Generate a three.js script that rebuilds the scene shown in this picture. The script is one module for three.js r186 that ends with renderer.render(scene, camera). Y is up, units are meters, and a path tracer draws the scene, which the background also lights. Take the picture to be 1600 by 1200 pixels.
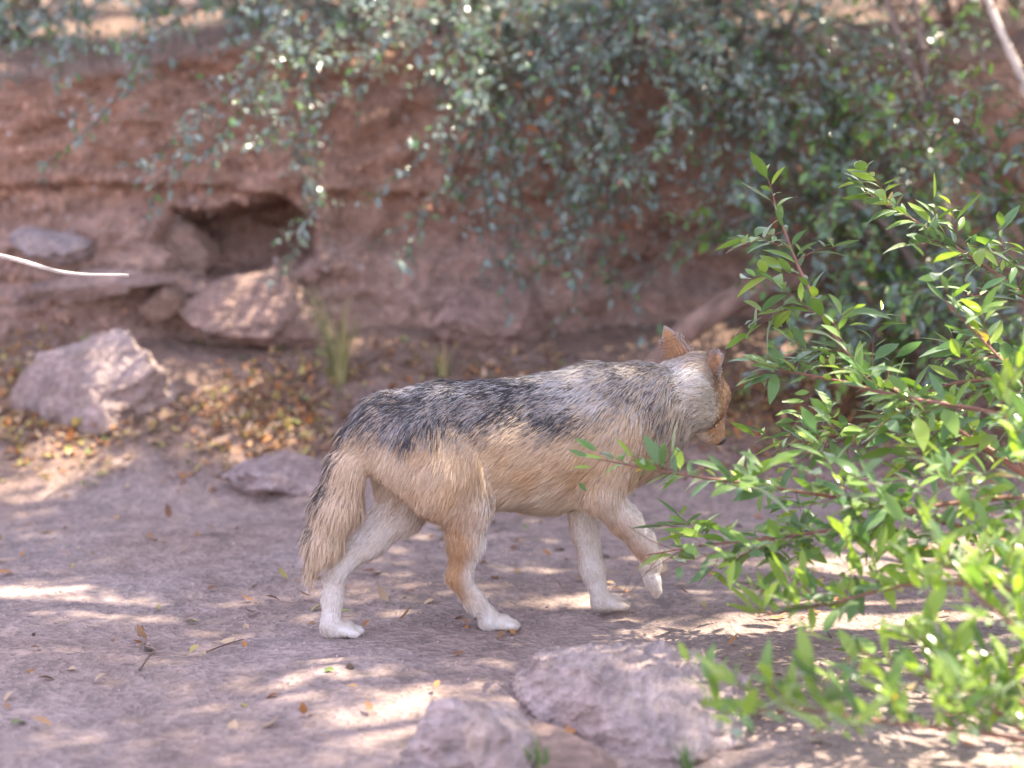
import * as THREE from 'three';
import { ImprovedNoise } from 'three/addons/math/ImprovedNoise.js';
import { mergeGeometries, mergeVertices } from 'three/addons/utils/BufferGeometryUtils.js';

// ---------------------------------------------------------------- camera, sky, sun, exposure
const scene = new THREE.Scene();
const camera = new THREE.PerspectiveCamera(28, 4 / 3, 0.1, 300);
camera.position.set(0, 1.4, 4.5);
camera.rotation.x = THREE.MathUtils.degToRad(-8.45);
camera.focus = 4.55;
camera.userData.fStop = 1.0;
camera.updateMatrixWorld(true);

const SUN = new THREE.Vector3(0.50, 0.84, -0.20).normalize();
const skyTexture = (() => {                        // clear pale sky: whiter towards the horizon and round the sun
  const w = 256, h = 128, d = new Float32Array(w * h * 4), v = new THREE.Vector3();
  for (let j = 0; j < h; j++) for (let i = 0; i < w; i++) {
    const lat = (j + 0.5) / h * Math.PI - Math.PI / 2, lon = (i + 0.5) / w * 2 * Math.PI - Math.PI, y = Math.sin(lat);
    v.set(Math.cos(lat) * Math.cos(lon), y, Math.cos(lat) * Math.sin(lon));
    const t = Math.pow(Math.max(0, y), 0.5), glow = 0.5 * Math.exp(-6 * (1 - Math.max(0, v.dot(SUN))));
    d.set([0.60 * (1.04 - 0.40 * t + glow), 0.60 * (1.00 - 0.32 * t + glow), 0.60 * (1.08 + 0.0 * t + glow), 1], (j * w + i) * 4);
  }
  const t = new THREE.DataTexture(d, w, h, THREE.RGBAFormat, THREE.FloatType); t.mapping = THREE.EquirectangularReflectionMapping; t.magFilter = THREE.LinearFilter; t.needsUpdate = true; return t;
})();
scene.background = skyTexture;
scene.environment = skyTexture;

const sun = new THREE.DirectionalLight(0xfff1dc, 4.3);
sun.position.copy(SUN).multiplyScalar(30);
sun.target.position.set(0, 0, -1);
sun.castShadow = true;
sun.shadow.mapSize.set(4096, 4096);
Object.assign(sun.shadow.camera, { left: -10, right: 10, top: 10, bottom: -10, near: 1, far: 70 });
sun.shadow.radius = 1;
scene.add(sun, sun.target);

const renderer = new THREE.WebGLRenderer({ antialias: true });
renderer.toneMapping = THREE.LinearToneMapping;
renderer.toneMappingExposure = 4.3;
renderer.shadowMap.enabled = true;

// ---------------------------------------------------------------- helpers
const V = (x, y, z) => new THREE.Vector3(x, y, z);
const clamp = (x, a = 0, b = 1) => Math.min(b, Math.max(a, x));
const lerp = (a, b, t) => a + (b - a) * t;
const smooth = (a, b, x) => { const t = clamp((x - a) / (b - a)); return t * t * (3 - 2 * t); };
function rng(seed) { let s = seed >>> 0; return () => { s = (s + 0x6d2b79f5) | 0; let t = Math.imul(s ^ (s >>> 15), 1 | s); t = (t + Math.imul(t ^ (t >>> 7), 61 | t)) ^ t; return ((t ^ (t >>> 14)) >>> 0) / 4294967296; }; }
const noise = new ImprovedNoise();
const nz = (x, y = 0.37, z = 0.71) => noise.noise(x, y, z);
function fbm(x, y, z, o = 4) { let a = 1, s = 0, n = 0; for (let i = 0; i < o; i++) { s += a * noise.noise(x, y, z + i * 7.3); n += a; a *= 0.5; x *= 2.03; y *= 2.03; z *= 2.03; } return s / n; }
const used = new Map();
function numbered(n) { const k = used.get(n) ?? 0; used.set(n, k + 1); return k ? `${n}_${String(k).padStart(3, '0')}` : n; }
function shadows(o) { o.traverse((m) => { if (m.isMesh) { m.castShadow = true; m.receiveShadow = true; } }); return o; }
function addTop(o, name, label, category, group) { o.name = numbered(name); o.userData = { ...o.userData, label, category }; if (group) o.userData.group = group; scene.add(o); return o; }
function structure(o, name, label) { o.name = numbered(name); o.userData = { kind: 'structure', label }; scene.add(o); return o; }
function part(geo, mat, name, parent, extra) { const m = new THREE.Mesh(geo, mat); m.name = name; if (extra) Object.assign(m.userData, extra); parent.add(m); return m; }
const rgb = (r, g, b) => new THREE.Color().setRGB(r, g, b);

// tileable noise textures (fine grain only)
function tileNoise(size, cells, octaves, seed) {
  const r = rng(seed), out = new Float32Array(size * size);
  let amp = 1, total = 0;
  for (let o = 0; o < octaves; o++) {
    const n = cells << o, lat = Float32Array.from({ length: n * n }, () => r());
    for (let y = 0; y < size; y++) for (let x = 0; x < size; x++) {
      const fx = x / size * n, fy = y / size * n, ix = Math.floor(fx), iy = Math.floor(fy);
      let tx = fx - ix, ty = fy - iy; tx = tx * tx * (3 - 2 * tx); ty = ty * ty * (3 - 2 * ty);
      const a = lat[(iy % n) * n + ix % n], b = lat[(iy % n) * n + (ix + 1) % n], c = lat[((iy + 1) % n) * n + ix % n], d = lat[((iy + 1) % n) * n + (ix + 1) % n];
      out[y * size + x] += amp * lerp(lerp(a, b, tx), lerp(c, d, tx), ty);
    }
    total += amp; amp *= 0.62;
  }
  return out.map((v) => v / total);
}
function grainTexture(field, size, lo, hi, repeat, color) {
  const d = new Uint8Array(size * size * 4);
  for (let i = 0; i < size * size; i++) { const v = clamp((field[i] - 0.5) * 2.2 + 0.5), g = 255 * lerp(lo, hi, v); d[i * 4] = g; d[i * 4 + 1] = g; d[i * 4 + 2] = g; d[i * 4 + 3] = 255; }
  const t = new THREE.DataTexture(d, size, size);
  t.wrapS = t.wrapT = THREE.RepeatWrapping; t.magFilter = THREE.LinearFilter; t.minFilter = THREE.LinearMipmapLinearFilter; t.generateMipmaps = true;
  t.repeat.set(repeat, repeat); if (color) t.colorSpace = THREE.SRGBColorSpace; t.needsUpdate = true;
  return t;
}
const grainField = tileNoise(512, 8, 6, 11), gritField = tileNoise(512, 48, 3, 12);
const mixField = grainField.map((v, i) => 0.5 * v + 0.5 * gritField[i]);
const grainColor = grainTexture(mixField, 512, 0.70, 1.0, 1.3, true), grainBump = grainTexture(mixField, 512, 0, 1, 1.3, false);

const soilMat = new THREE.MeshStandardMaterial({ vertexColors: true, roughness: 0.97, map: grainColor, bumpMap: grainBump, bumpScale: 0.012 });
const bankMat = new THREE.MeshStandardMaterial({ vertexColors: true, roughness: 0.98, map: grainColor, bumpMap: grainBump, bumpScale: 0.03 });
const rockMat = new THREE.MeshStandardMaterial({ vertexColors: true, roughness: 0.9, map: grainColor, bumpMap: grainBump, bumpScale: 0.014 });

// ---------------------------------------------------------------- ground
function axis(a, b, step, far0, far1) {            // even steps inside, growing ones outside
  const inner = []; for (let v = a; v <= b + 1e-6; v += step) inner.push(v);
  const left = [], right = []; let s = step, v = a;
  while (v > far0) { s *= 1.22; v -= s; left.unshift(v); }
  s = step; v = inner[inner.length - 1]; while (v < far1) { s *= 1.22; v += s; right.push(v); }
  return [...left, ...inner, ...right];
}
function sheet(us, vs, point, color, uv) {
  const n = us.length, m = vs.length, pos = new Float32Array(n * m * 3), col = new Float32Array(n * m * 3), tex = new Float32Array(n * m * 2), idx = [];
  const p = V(), c = new THREE.Color();
  for (let j = 0; j < m; j++) for (let i = 0; i < n; i++) {
    const k = j * n + i; point(us[i], vs[j], p); pos.set([p.x, p.y, p.z], k * 3);
    color(p, c, us[i], vs[j]); col.set([c.r, c.g, c.b], k * 3); tex.set(uv(p, us[i], vs[j]), k * 2);
    if (i < n - 1 && j < m - 1) idx.push(k, k + 1, k + n, k + 1, k + n + 1, k + n);
  }
  const g = new THREE.BufferGeometry();
  g.setAttribute('position', new THREE.BufferAttribute(pos, 3)); g.setAttribute('color', new THREE.BufferAttribute(col, 3)); g.setAttribute('uv', new THREE.BufferAttribute(tex, 2));
  g.setIndex(idx); g.computeVertexNormals(); return g;
}
function groundY(x, z) {
  const rise = smooth(-1.25, -3.2, z) * (0.58 + 0.08 * nz(x * 0.9, 3)) ;
  const rough = 0.05 * fbm(x * 0.8, z * 0.8, 2, 3) + 0.016 * fbm(x * 4, z * 4, 5, 3) + lerp(0.006, 0.03, smooth(-1.2, -2.2, z)) * fbm(x * 14, z * 14, 8, 3);
  const near = smooth(45, 8, Math.hypot(x, z));
  return rise + rough * near;
}
const groundGeo = sheet(axis(-3.2, 3.2, 0.024, -70, 70), axis(-3.3, 1.7, 0.024, -60, 60).reverse(), (x, z, p) => p.set(x, groundY(x, z), z),
  (p, c) => {
    const n = fbm(p.x * 1.6, p.z * 1.6, 1, 4), f = fbm(p.x * 9, p.z * 9, 4, 3), litter = smooth(-1.3, -2.1, p.z + 0.5 * nz(p.x * 1.4, p.z));
    c.setRGB(0.43, 0.335, 0.30).lerp(rgb(0.36, 0.25, 0.20), clamp(0.45 + 0.9 * n)).lerp(rgb(0.25, 0.155, 0.105), clamp(0.75 * litter + 0.5 * f * litter)).multiplyScalar(1 + 0.35 * f);
  }, (p) => [p.x, p.z]);
structure(shadows(new THREE.Mesh(groundGeo, soilMat)), 'ground', 'dusty pinkish brown dirt path');

// ---------------------------------------------------------------- earth bank and the hillside above it
const bankBase = (x) => -2.62 - 0.16 * smooth(-2.6, -0.6, x) + 0.08 * nz(x * 0.7, 9) + (Math.abs(x) > 4 ? 0.25 * nz(x * 0.2, 4) : 0);
const bankTop = (x) => 1.92 + 0.10 * nz(x * 0.6, 6) - 0.10 * smooth(0.5, 2.5, x) - 0.12 * smooth(-1.2, -2.2, x);
function bankFace(x, y) {
  const d = 0.20 * fbm(x * 1.1, y * 1.8, 3, 3) - 0.16 * Math.abs(fbm(x * 1.9, y * 4.2, 7, 3)) + 0.075 * fbm(x * 5, y * 9, 9, 3) + 0.034 * fbm(x * 16, y * 22, 2, 3);
  const ledgeY = 1.235 - 0.03 * (x + 1.6) + 0.045 * nz(x * 2.3, 12) + 0.012 * nz(x * 9, 2), ledge = 0.075 * smooth(ledgeY - 0.012, ledgeY + 0.018, y) * smooth(0.9, -0.6, x);
  const bulge = 0.10 * smooth(0.55, 0.30, y);
  const crackY = 0.80 + 0.05 * nz(x * 1.7, 21) - 0.10 * smooth(-2.4, -1.4, x), crack = -0.06 * Math.exp(-(((y - crackY) / 0.018) ** 2)) * smooth(-0.6, -1.3, x);
  const dx = (x + 1.33 + 0.09 * nz(y * 7, 5) + 0.03 * nz(y * 23, 6)) / 0.37, dy = (y - 0.985 - 0.07 * nz(x * 5, 8) - 0.025 * nz(x * 17, 3)) / (dyScale(x)), q = Math.abs(dx) ** 2.8 + Math.abs(dy) ** 2.8;
  const hole = q < 1.25 ? -0.55 * smooth(1.2, 0.30, q) : 0;
  const scoop = -0.10 * Math.exp(-(((x + 0.55) / 0.38) ** 2) - ((y - 1.0) / 0.16) ** 2) - 0.14 * Math.exp(-(((x - 0.9) / 0.5) ** 2) - ((y - 0.85) / 0.3) ** 2);
  return bankBase(x) - 0.27 * y + d + ledge + bulge + crack + hole + scoop;
}
function dyScale(x) { return 0.185 + 0.03 * nz(x * 3, 31); }
const bankRows = []; for (let k = 0; k <= 132; k++) bankRows.push(k / 132); { let s = 0.008, v = 1; while (v < 2) { s *= 1.055; v += s; bankRows.push(Math.min(v, 2)); } }
const hillY = (x, dz) => 0.17 * dz + 0.012 * Math.max(0, dz - 4) ** 1.5 + 0.12 * fbm(x * 0.9, dz * 0.9, 4, 3) * smooth(0, 1, dz) + 0.03 * fbm(x * 5, dz * 5, 6, 3) * smooth(0, 0.4, dz);
const hillZ0 = (x) => bankFace(x, bankTop(x));
function hillAt(x, z) { const dz = Math.max(0, hillZ0(x) - z); return bankTop(x) + hillY(x, dz); }
const bankGeo = sheet(axis(-3.1, 3.1, 0.0165, -60, 60), bankRows, (x, v, p) => {
  const top = bankTop(x);
  if (v <= 1) { const y = lerp(-0.25, top, v); p.set(x, y, bankFace(x, y)); }
  else { const dz = (v - 1) * 4 + (v - 1) ** 3 * 30; p.set(x, top + hillY(x, dz), hillZ0(x) - dz); }
}, (p, c, x, v) => {
  const n = fbm(p.x * 1.5, p.y * 3, 2, 4), f = fbm(p.x * 8, p.y * 13, 5, 3), s = fbm(p.x * 0.6, p.y * 9, 11, 3);
  const low = smooth(1.3, 0.9, p.y + 0.35 * n);
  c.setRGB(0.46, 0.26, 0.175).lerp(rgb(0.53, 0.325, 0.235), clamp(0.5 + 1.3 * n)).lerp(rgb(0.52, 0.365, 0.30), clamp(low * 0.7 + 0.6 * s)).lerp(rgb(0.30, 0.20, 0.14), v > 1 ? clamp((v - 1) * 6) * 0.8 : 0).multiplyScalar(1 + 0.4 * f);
}, (p, x, v) => [p.x, v <= 1 ? p.y : 2 - p.z]);
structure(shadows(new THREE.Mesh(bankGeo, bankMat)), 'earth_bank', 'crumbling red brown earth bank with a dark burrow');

// ---------------------------------------------------------------- rocks
function rockGeo(seed, sx, sy, sz, tone = [0.42, 0.34, 0.31], detail = 22) {
  const r = rng(seed), o = seed * 3.17;
  let g = new THREE.IcosahedronGeometry(1, detail); g.deleteAttribute('uv'); g.deleteAttribute('normal'); g = mergeVertices(g, 1e-5);
  const cuts = Array.from({ length: 13 }, () => [V(r() * 2 - 1, r() * 1.7 - 0.6, r() * 2 - 1).normalize(), 0.55 + 0.36 * r()]);
  const p = g.attributes.position, q = V(), col = new Float32Array(p.count * 3), uv = new Float32Array(p.count * 2);
  for (let i = 0; i < p.count; i++) {
    q.fromBufferAttribute(p, i); const u = q.clone();
    q.multiplyScalar(1 + 0.45 * fbm(u.x * 1.5 + o, u.y * 1.3, u.z * 1.3, 3));
    for (const [n, d] of cuts) { const e = q.dot(n) - d; if (e > 0) q.addScaledVector(n, -e * 0.9); }
    q.multiplyScalar(1 + 0.13 * fbm(u.x * 4.5 + o, u.y * 6, u.z * 4.5, 4) - 0.09 * Math.max(0, 0.25 - Math.abs(fbm(u.x * 2.2 + o, u.y * 4, u.z * 2.2, 2)) * 4));
    p.setXYZ(i, q.x * sx, q.y * sy, q.z * sz);
    const m = 1 + 0.5 * fbm(u.x * 3 + o, u.y * 4, u.z * 3, 4), w = clamp(0.3 + 1.3 * fbm(u.x * 2 - o, u.y * 2, u.z * 2, 3));
    col.set([lerp(tone[0], 0.36, w * 0.5) * m, lerp(tone[1], 0.23, w * 0.5) * m, lerp(tone[2], 0.17, w * 0.5) * m], i * 3);
    uv.set([q.x * sx + 0.6 * q.z * sz, q.y * sy - 0.6 * q.z * sz], i * 2);
  }
  g.setAttribute('color', new THREE.BufferAttribute(col, 3)); g.setAttribute('uv', new THREE.BufferAttribute(uv, 2)); g.computeVertexNormals(); return g;
}
function rock(name, label, category, seed, [x, y, z], [sx, sy, sz], turn = [0, 0, 0], tone, group) {
  const m = new THREE.Mesh(rockGeo(seed, sx, sy, sz, tone), rockMat); m.position.set(x, y, z); m.rotation.set(...turn);
  return addTop(shadows(m), name, label, category, group);
}
const grey = [0.46, 0.355, 0.32], pale = [0.48, 0.375, 0.34], brown = [0.38, 0.26, 0.20];
rock('boulder', 'large pale dappled boulder in the foreground below the wolf', 'boulder', 5, [0.30, -0.02, 0.78], [0.31, 0.25, 0.34], [0.1, 0.5, -0.10], pale);
rock('boulder', 'smaller foreground boulder left of the large pale one, at the bottom edge', 'boulder', 8, [-0.06, -0.02, 1.05], [0.19, 0.17, 0.22], [0, 1.0, 0.1], pale);
rock('boulder', 'low brown rock between the two foreground boulders', 'boulder', 12, [0.12, -0.02, 1.08], [0.18, 0.10, 0.14], [0, 2.2, 0], brown);
rock('boulder', 'big grey rock jutting from the bank at the left edge above the leaf litter', 'boulder', 21, [-1.88, 0.30, -2.28], [0.38, 0.34, 0.27], [0.15, 0.2, 0.08], grey);
rock('stone_slab', 'pale grey stone slab set in the bank above the bare white twig', 'stone', 33, [-2.17, 0.98, -2.80], [0.19, 0.085, 0.14], [0.2, 0.2, -0.22], [0.44, 0.36, 0.345]);
rock('boulder', 'rounded reddish boulder bulging out right below the burrow', 'boulder', 41, [-1.22, 0.69, -2.88], [0.44, 0.21, 0.27], [0.15, 0.1, -0.05], [0.40, 0.27, 0.22]);
rock('stone', 'rounded brown stone lodged inside the left side of the burrow', 'stone', 47, [-1.60, 0.94, -3.16], [0.17, 0.16, 0.14], [0, 0.4, 0], brown);
rock('stone_slab', 'flat overhanging brown slab left of the reddish boulder', 'stone', 52, [-1.98, 0.80, -2.78], [0.36, 0.07, 0.20], [0.05, 0.1, 0.10], [0.38, 0.27, 0.23]);
rock('boulder', 'half buried greyish rock in the bank behind the middle of the wolf', 'boulder', 58, [-0.12, 0.60, -2.90], [0.34, 0.24, 0.24], [0.1, 0.6, 0.1], [0.42, 0.28, 0.23]);
rock('boulder', 'flat pinkish rock on the litter slope behind the wolf tail', 'boulder', 63, [-0.93, 0.10, -1.70], [0.25, 0.12, 0.17], [0, 0.3, -0.10], [0.43, 0.33, 0.31]);
rock('boulder', 'dark brown rock beside the rump of the wolf at the slope', 'boulder', 69, [-0.62, 0.28, -2.22], [0.17, 0.13, 0.14], [0, 1.3, 0], [0.26, 0.18, 0.15]);
rock('boulder', 'chunk of reddish rock between the flat slab and the reddish boulder', 'boulder', 91, [-1.64, 0.72, -2.80], [0.13, 0.10, 0.12], [0.2, 0.4, 0.3], brown);
{ const r = rng(77), geos = [0, 1, 2, 3].map((k) => rockGeo(80 + k, 1, 0.62, 0.85, k % 2 ? grey : brown, 7));
  for (let k = 0; k < 34; k++) {
    const x = -2.4 + 4.6 * r(), z = 1.0 - 3.6 * Math.pow(r(), 0.6), s = 0.008 + 0.020 * r() ** 3;
    const m = new THREE.Mesh(geos[k % 4], rockMat); m.scale.setScalar(s); m.position.set(x, groundY(x, z) + s * 0.2, z); m.rotation.set(r(), r() * 6, r());
    addTop(shadows(m), 'pebble', 'small pebble lying loose on the dirt', 'pebble', 'pebbles strewn over the dirt path');
  } }

// ---------------------------------------------------------------- branches, leaves
function tube(pts, r0, r1, sides = 7, seg = 0, rough = 0.12, seed = 1) {
  const curve = new THREE.CatmullRomCurve3(pts), len = curve.getLength(), n = seg || Math.max(4, Math.min(40, Math.ceil(len / 0.05)));
  const pos = [], idx = [], uv = [], col = [], N = V(), B = V(), T = V(), P = V(); curve.getTangent(0, T); N.set(T.z, 0.13, -T.x).cross(T).normalize();
  for (let i = 0; i <= n; i++) {
    const t = i / n; curve.getPoint(t, P); curve.getTangent(t, T); B.crossVectors(T, N).normalize(); N.crossVectors(B, T).normalize();
    const r = lerp(r0, r1, Math.pow(t, 0.85));
    for (let k = 0; k <= sides; k++) {
      const a = k % sides / sides * Math.PI * 2, rr = r * (1 + rough * 2 * nz(P.x * 9 + seed, P.y * 9 + k % sides, P.z * 9));
      pos.push(P.x + (N.x * Math.cos(a) + B.x * Math.sin(a)) * rr, P.y + (N.y * Math.cos(a) + B.y * Math.sin(a)) * rr, P.z + (N.z * Math.cos(a) + B.z * Math.sin(a)) * rr); uv.push(k / sides * 0.2, t * len);
      const s = 1 + 0.7 * nz(P.x * 14 + seed, P.y * 14, P.z * 14 + k % sides); col.push(s, s, s);
    }
    if (i < n) for (let k = 0; k < sides; k++) { const a = i * (sides + 1) + k, b = a + sides + 1; idx.push(a, a + 1, b, a + 1, b + 1, b); }
  }
  const g = new THREE.BufferGeometry(); g.setAttribute('position', new THREE.Float32BufferAttribute(pos, 3)); g.setAttribute('uv', new THREE.Float32BufferAttribute(uv, 2)); g.setAttribute('color', new THREE.Float32BufferAttribute(col, 3)); g.setIndex(idx); g.computeVertexNormals(); return g;
}
const barkMat = (c, rough = 0.9) => new THREE.MeshStandardMaterial({ color: rgb(...c), roughness: rough, vertexColors: true, bumpMap: grainBump, bumpScale: 0.006 });
const bark = { grey: barkMat([0.24, 0.19, 0.16]), brown: barkMat([0.16, 0.10, 0.075]), red: barkMat([0.30, 0.14, 0.10], 0.6), pale: barkMat([0.62, 0.54, 0.47]) };
function leafGeo(L, W, fold, curl, n = 5) {        // blade along +x, face up +y, folded along the midrib
  const pos = [], idx = [];
  const w = (t) => W * 0.5 * Math.pow(Math.sin(Math.PI * Math.pow(clamp(t), 0.85)), 0.8);
  const at = (t) => [L * (0.12 + 0.88 * t), -curl * L * t * t];
  pos.push(0, 0, 0);
  for (let i = 0; i <= n; i++) { const t = i / n, [x, y] = at(t), h = Math.max(w(t), i === 0 ? W * 0.04 : 0); pos.push(x, y, 0, x - 0.02 * L, y + h * fold, h, x - 0.02 * L, y + h * fold, -h); }
  idx.push(0, 2, 1, 0, 1, 3);
  for (let i = 0; i < n; i++) { const a = 1 + i * 3, b = a + 3; idx.push(a, a + 1, b, a + 1, b + 1, b, a, b, a + 2, a + 2, b, b + 2); }
  const g = new THREE.BufferGeometry(); g.setAttribute('position', new THREE.Float32BufferAttribute(pos, 3)); g.setIndex(idx); g.computeVertexNormals(); return g;
}
const leafMat = (r, g, b, t = 0.4, coat = 0.6) => new THREE.MeshPhysicalMaterial({ color: rgb(r, g, b), roughness: 0.95, transmission: t, thickness: 0, clearcoat: coat, clearcoatRoughness: 0.17, side: THREE.DoubleSide });
const broad = [leafGeo(1, 0.25, 0.35, 0.10), leafGeo(1, 0.31, 0.2, 0.22), leafGeo(1, 0.22, 0.5, -0.06), leafGeo(1, 0.28, 0.28, 0.3)];
const small = [leafGeo(1, 0.36, 0.3, 0.15, 4), leafGeo(1, 0.44, 0.2, 0.3, 4), leafGeo(1, 0.3, 0.4, 0.05, 4)];
const greens = [leafMat(0.17, 0.31, 0.03, 0.5, 1), leafMat(0.11, 0.22, 0.045, 0.5, 1), leafMat(0.29, 0.44, 0.03, 0.6, 1), leafMat(0.12, 0.25, 0.07, 0.5, 1)], yellow = leafMat(0.52, 0.36, 0.03), orange = leafMat(0.42, 0.15, 0.05, 0.3, 0.1);
const teals = [leafMat(0.18, 0.255, 0.215, 0.3, 1), leafMat(0.23, 0.305, 0.265, 0.3, 1), leafMat(0.14, 0.205, 0.165, 0.3, 1), leafMat(0.21, 0.285, 0.18, 0.3, 1)];
const foliageTeal = leafMat(0.95, 0.95, 0.95, 0.3, 0.8), foliageGreen = leafMat(0.95, 0.95, 0.95, 0.45);

const viewSize = (() => { const q = V(); return (p, s) => { q.copy(p).project(camera); return Math.abs(q.x) < 1.02 && Math.abs(q.y) < 1.02 && q.z < 1 ? s / p.distanceTo(camera.position) : -p.distanceTo(camera.position); }; })();
const UPV = V(0, 1, 0);
// A leafy plant: stems (given), twigs that sprout from them, leaves along both. Coordinates are world metres; the group stands at its base.
function plant(o) {
  const r = rng(o.seed), root = new THREE.Group(), base = V(...o.base); root.position.copy(base);
  const leaves = [], rel = (g) => g.translate(-base.x, -base.y, -base.z), loose = [];
  const jit = (s) => V((r() - 0.5) * s, (r() - 0.5) * s, (r() - 0.5) * s);
  function leafAlong(curve, from, spacing, size) {
    const len = curve.getLength(); let s = len * from, side = r() < 0.5 ? 1 : -1;
    while (s <= len) {
      const t = s / len, p = curve.getPointAt(Math.min(t, 1)), T = curve.getTangentAt(Math.min(t, 1));
      const across = T.clone().cross(UPV).normalize(); if (!Number.isFinite(across.x) || across.lengthSq() < 0.1) across.set(1, 0, 0);
      across.applyAxisAngle(T, o.spiral ? r() * 6.28 : (r() - 0.5) * 1.6); side = -side;
      const spread = t > 0.97 ? 0.15 : 0.75 + 0.5 * r();
      const dir = T.clone().multiplyScalar(Math.cos(spread)).addScaledVector(across, side * Math.sin(spread)).add(jit(0.35)); dir.y += (o.lift ?? 0) - (o.hang ?? 0) * r(); dir.normalize();
      const up = UPV.clone().add(jit(1.3)).addScaledVector(o.face ? V(...o.face) : T, 0.35); const zz = dir.clone().cross(up).normalize(), yy = zz.clone().cross(dir).normalize();
      if (o.clear && o.clear(p)) { s += spacing * (0.6 + 0.8 * r()); continue; }
      const L = size * (0.45 + 0.85 * r()) * (t > 0.9 ? 0.8 : 1);
      leaves.push([new THREE.Matrix4().makeBasis(dir, yy, zz).scale(V(L, L, L * (0.85 + 0.35 * r()))).setPosition(p.clone().sub(base)), viewSize(p, L), r()]);
      s += spacing * (0.6 + 0.8 * r());
    }
  }
  let twigCount = 0;
  for (const st of o.stems) {
    const pts = st.pts.map((p) => V(...p)), curve = new THREE.CatmullRomCurve3(pts), len = curve.getLength();
    part(rel(tube(pts, st.r0, st.r1, 7, 0, 0.1, o.seed)), st.bark ?? o.bark, 'stem', root);
    if (st.bare) continue;
    leafAlong(curve, st.leafFrom ?? 0.5, o.spacing * 0.8, o.leaf);
    const count = Math.round((st.twigs ?? o.twigs) * len * (1 - (st.from ?? 0.3)));
    for (let k = 0; k < count; k++) {
      const t = lerp(st.from ?? 0.3, 1, (k + r()) / count), p = curve.getPointAt(t), T = curve.getTangentAt(t), L = o.twig * (0.5 + 0.8 * r()) * lerp(1, 0.55, t);
      const d = T.clone().multiplyScalar(0.7).add(jit(2.0)); d.y += (o.twigLift ?? 0); d.normalize();
      const mid = p.clone().addScaledVector(d, L * 0.5).add(jit(L * 0.12)), end = p.clone().addScaledVector(d, L).add(jit(L * 0.15)); end.y -= (o.droop ?? 0) * L; mid.y -= (o.droop ?? 0) * L * 0.25;
      const tp = [p, mid, end], g = rel(tube(tp, Math.max(0.0012, st.r1 * 0.7), 0.0009, 4, 4, 0.05));
      if (twigCount++ < (o.twigParts ?? 40)) part(g, o.twigBark ?? o.bark, 'twig', root); else loose.push(g);
      leafAlong(new THREE.CatmullRomCurve3(tp), 0.18, o.spacing, o.leaf);
    }
  }
  if (loose.length) part(mergeGeometries(loose), o.twigBark ?? o.bark, 'fine_twigs', root, { kind: 'stuff' });
  leaves.sort((a, b) => b[1] - a[1]);
  const nParts = o.parts ?? 300;
  leaves.slice(0, nParts).forEach(([m, , q], k) => {
    const mat = q < (o.yellows ?? 0) ? yellow : q < (o.oranges ?? 0) ? orange : o.mats[k % o.mats.length];
    const leaf = part(o.geos[k % o.geos.length], mat, 'leaf', root); m.decompose(leaf.position, leaf.quaternion, leaf.scale);
  });
  const rest = leaves.slice(nParts);
  for (let v = 0; v < o.geos.length && rest.length > o.geos.length; v++) {
    const mine = rest.filter((_, k) => k % o.geos.length === v), im = new THREE.InstancedMesh(o.geos[v], o.foliage, mine.length), c = new THREE.Color();
    mine.forEach(([m, , q], k) => { im.setMatrixAt(k, m); c.copy(q < (o.yellows ?? 0) ? yellow.color : q < (o.oranges ?? 0) ? orange.color : o.mats[k % o.mats.length].color).multiplyScalar(1.05 * (0.8 + 0.4 * ((q * 7.7) % 1))); im.setColorAt(k, c); });
    im.name = 'foliage'; im.userData.kind = 'stuff'; root.add(im);
  }
  return addTop(shadows(root), o.name, o.label, o.category, o.group);
}

const r6 = (p) => Math.abs(Math.sin(p.x * 913.7 + p.y * 517.3)) > 0.8;
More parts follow.
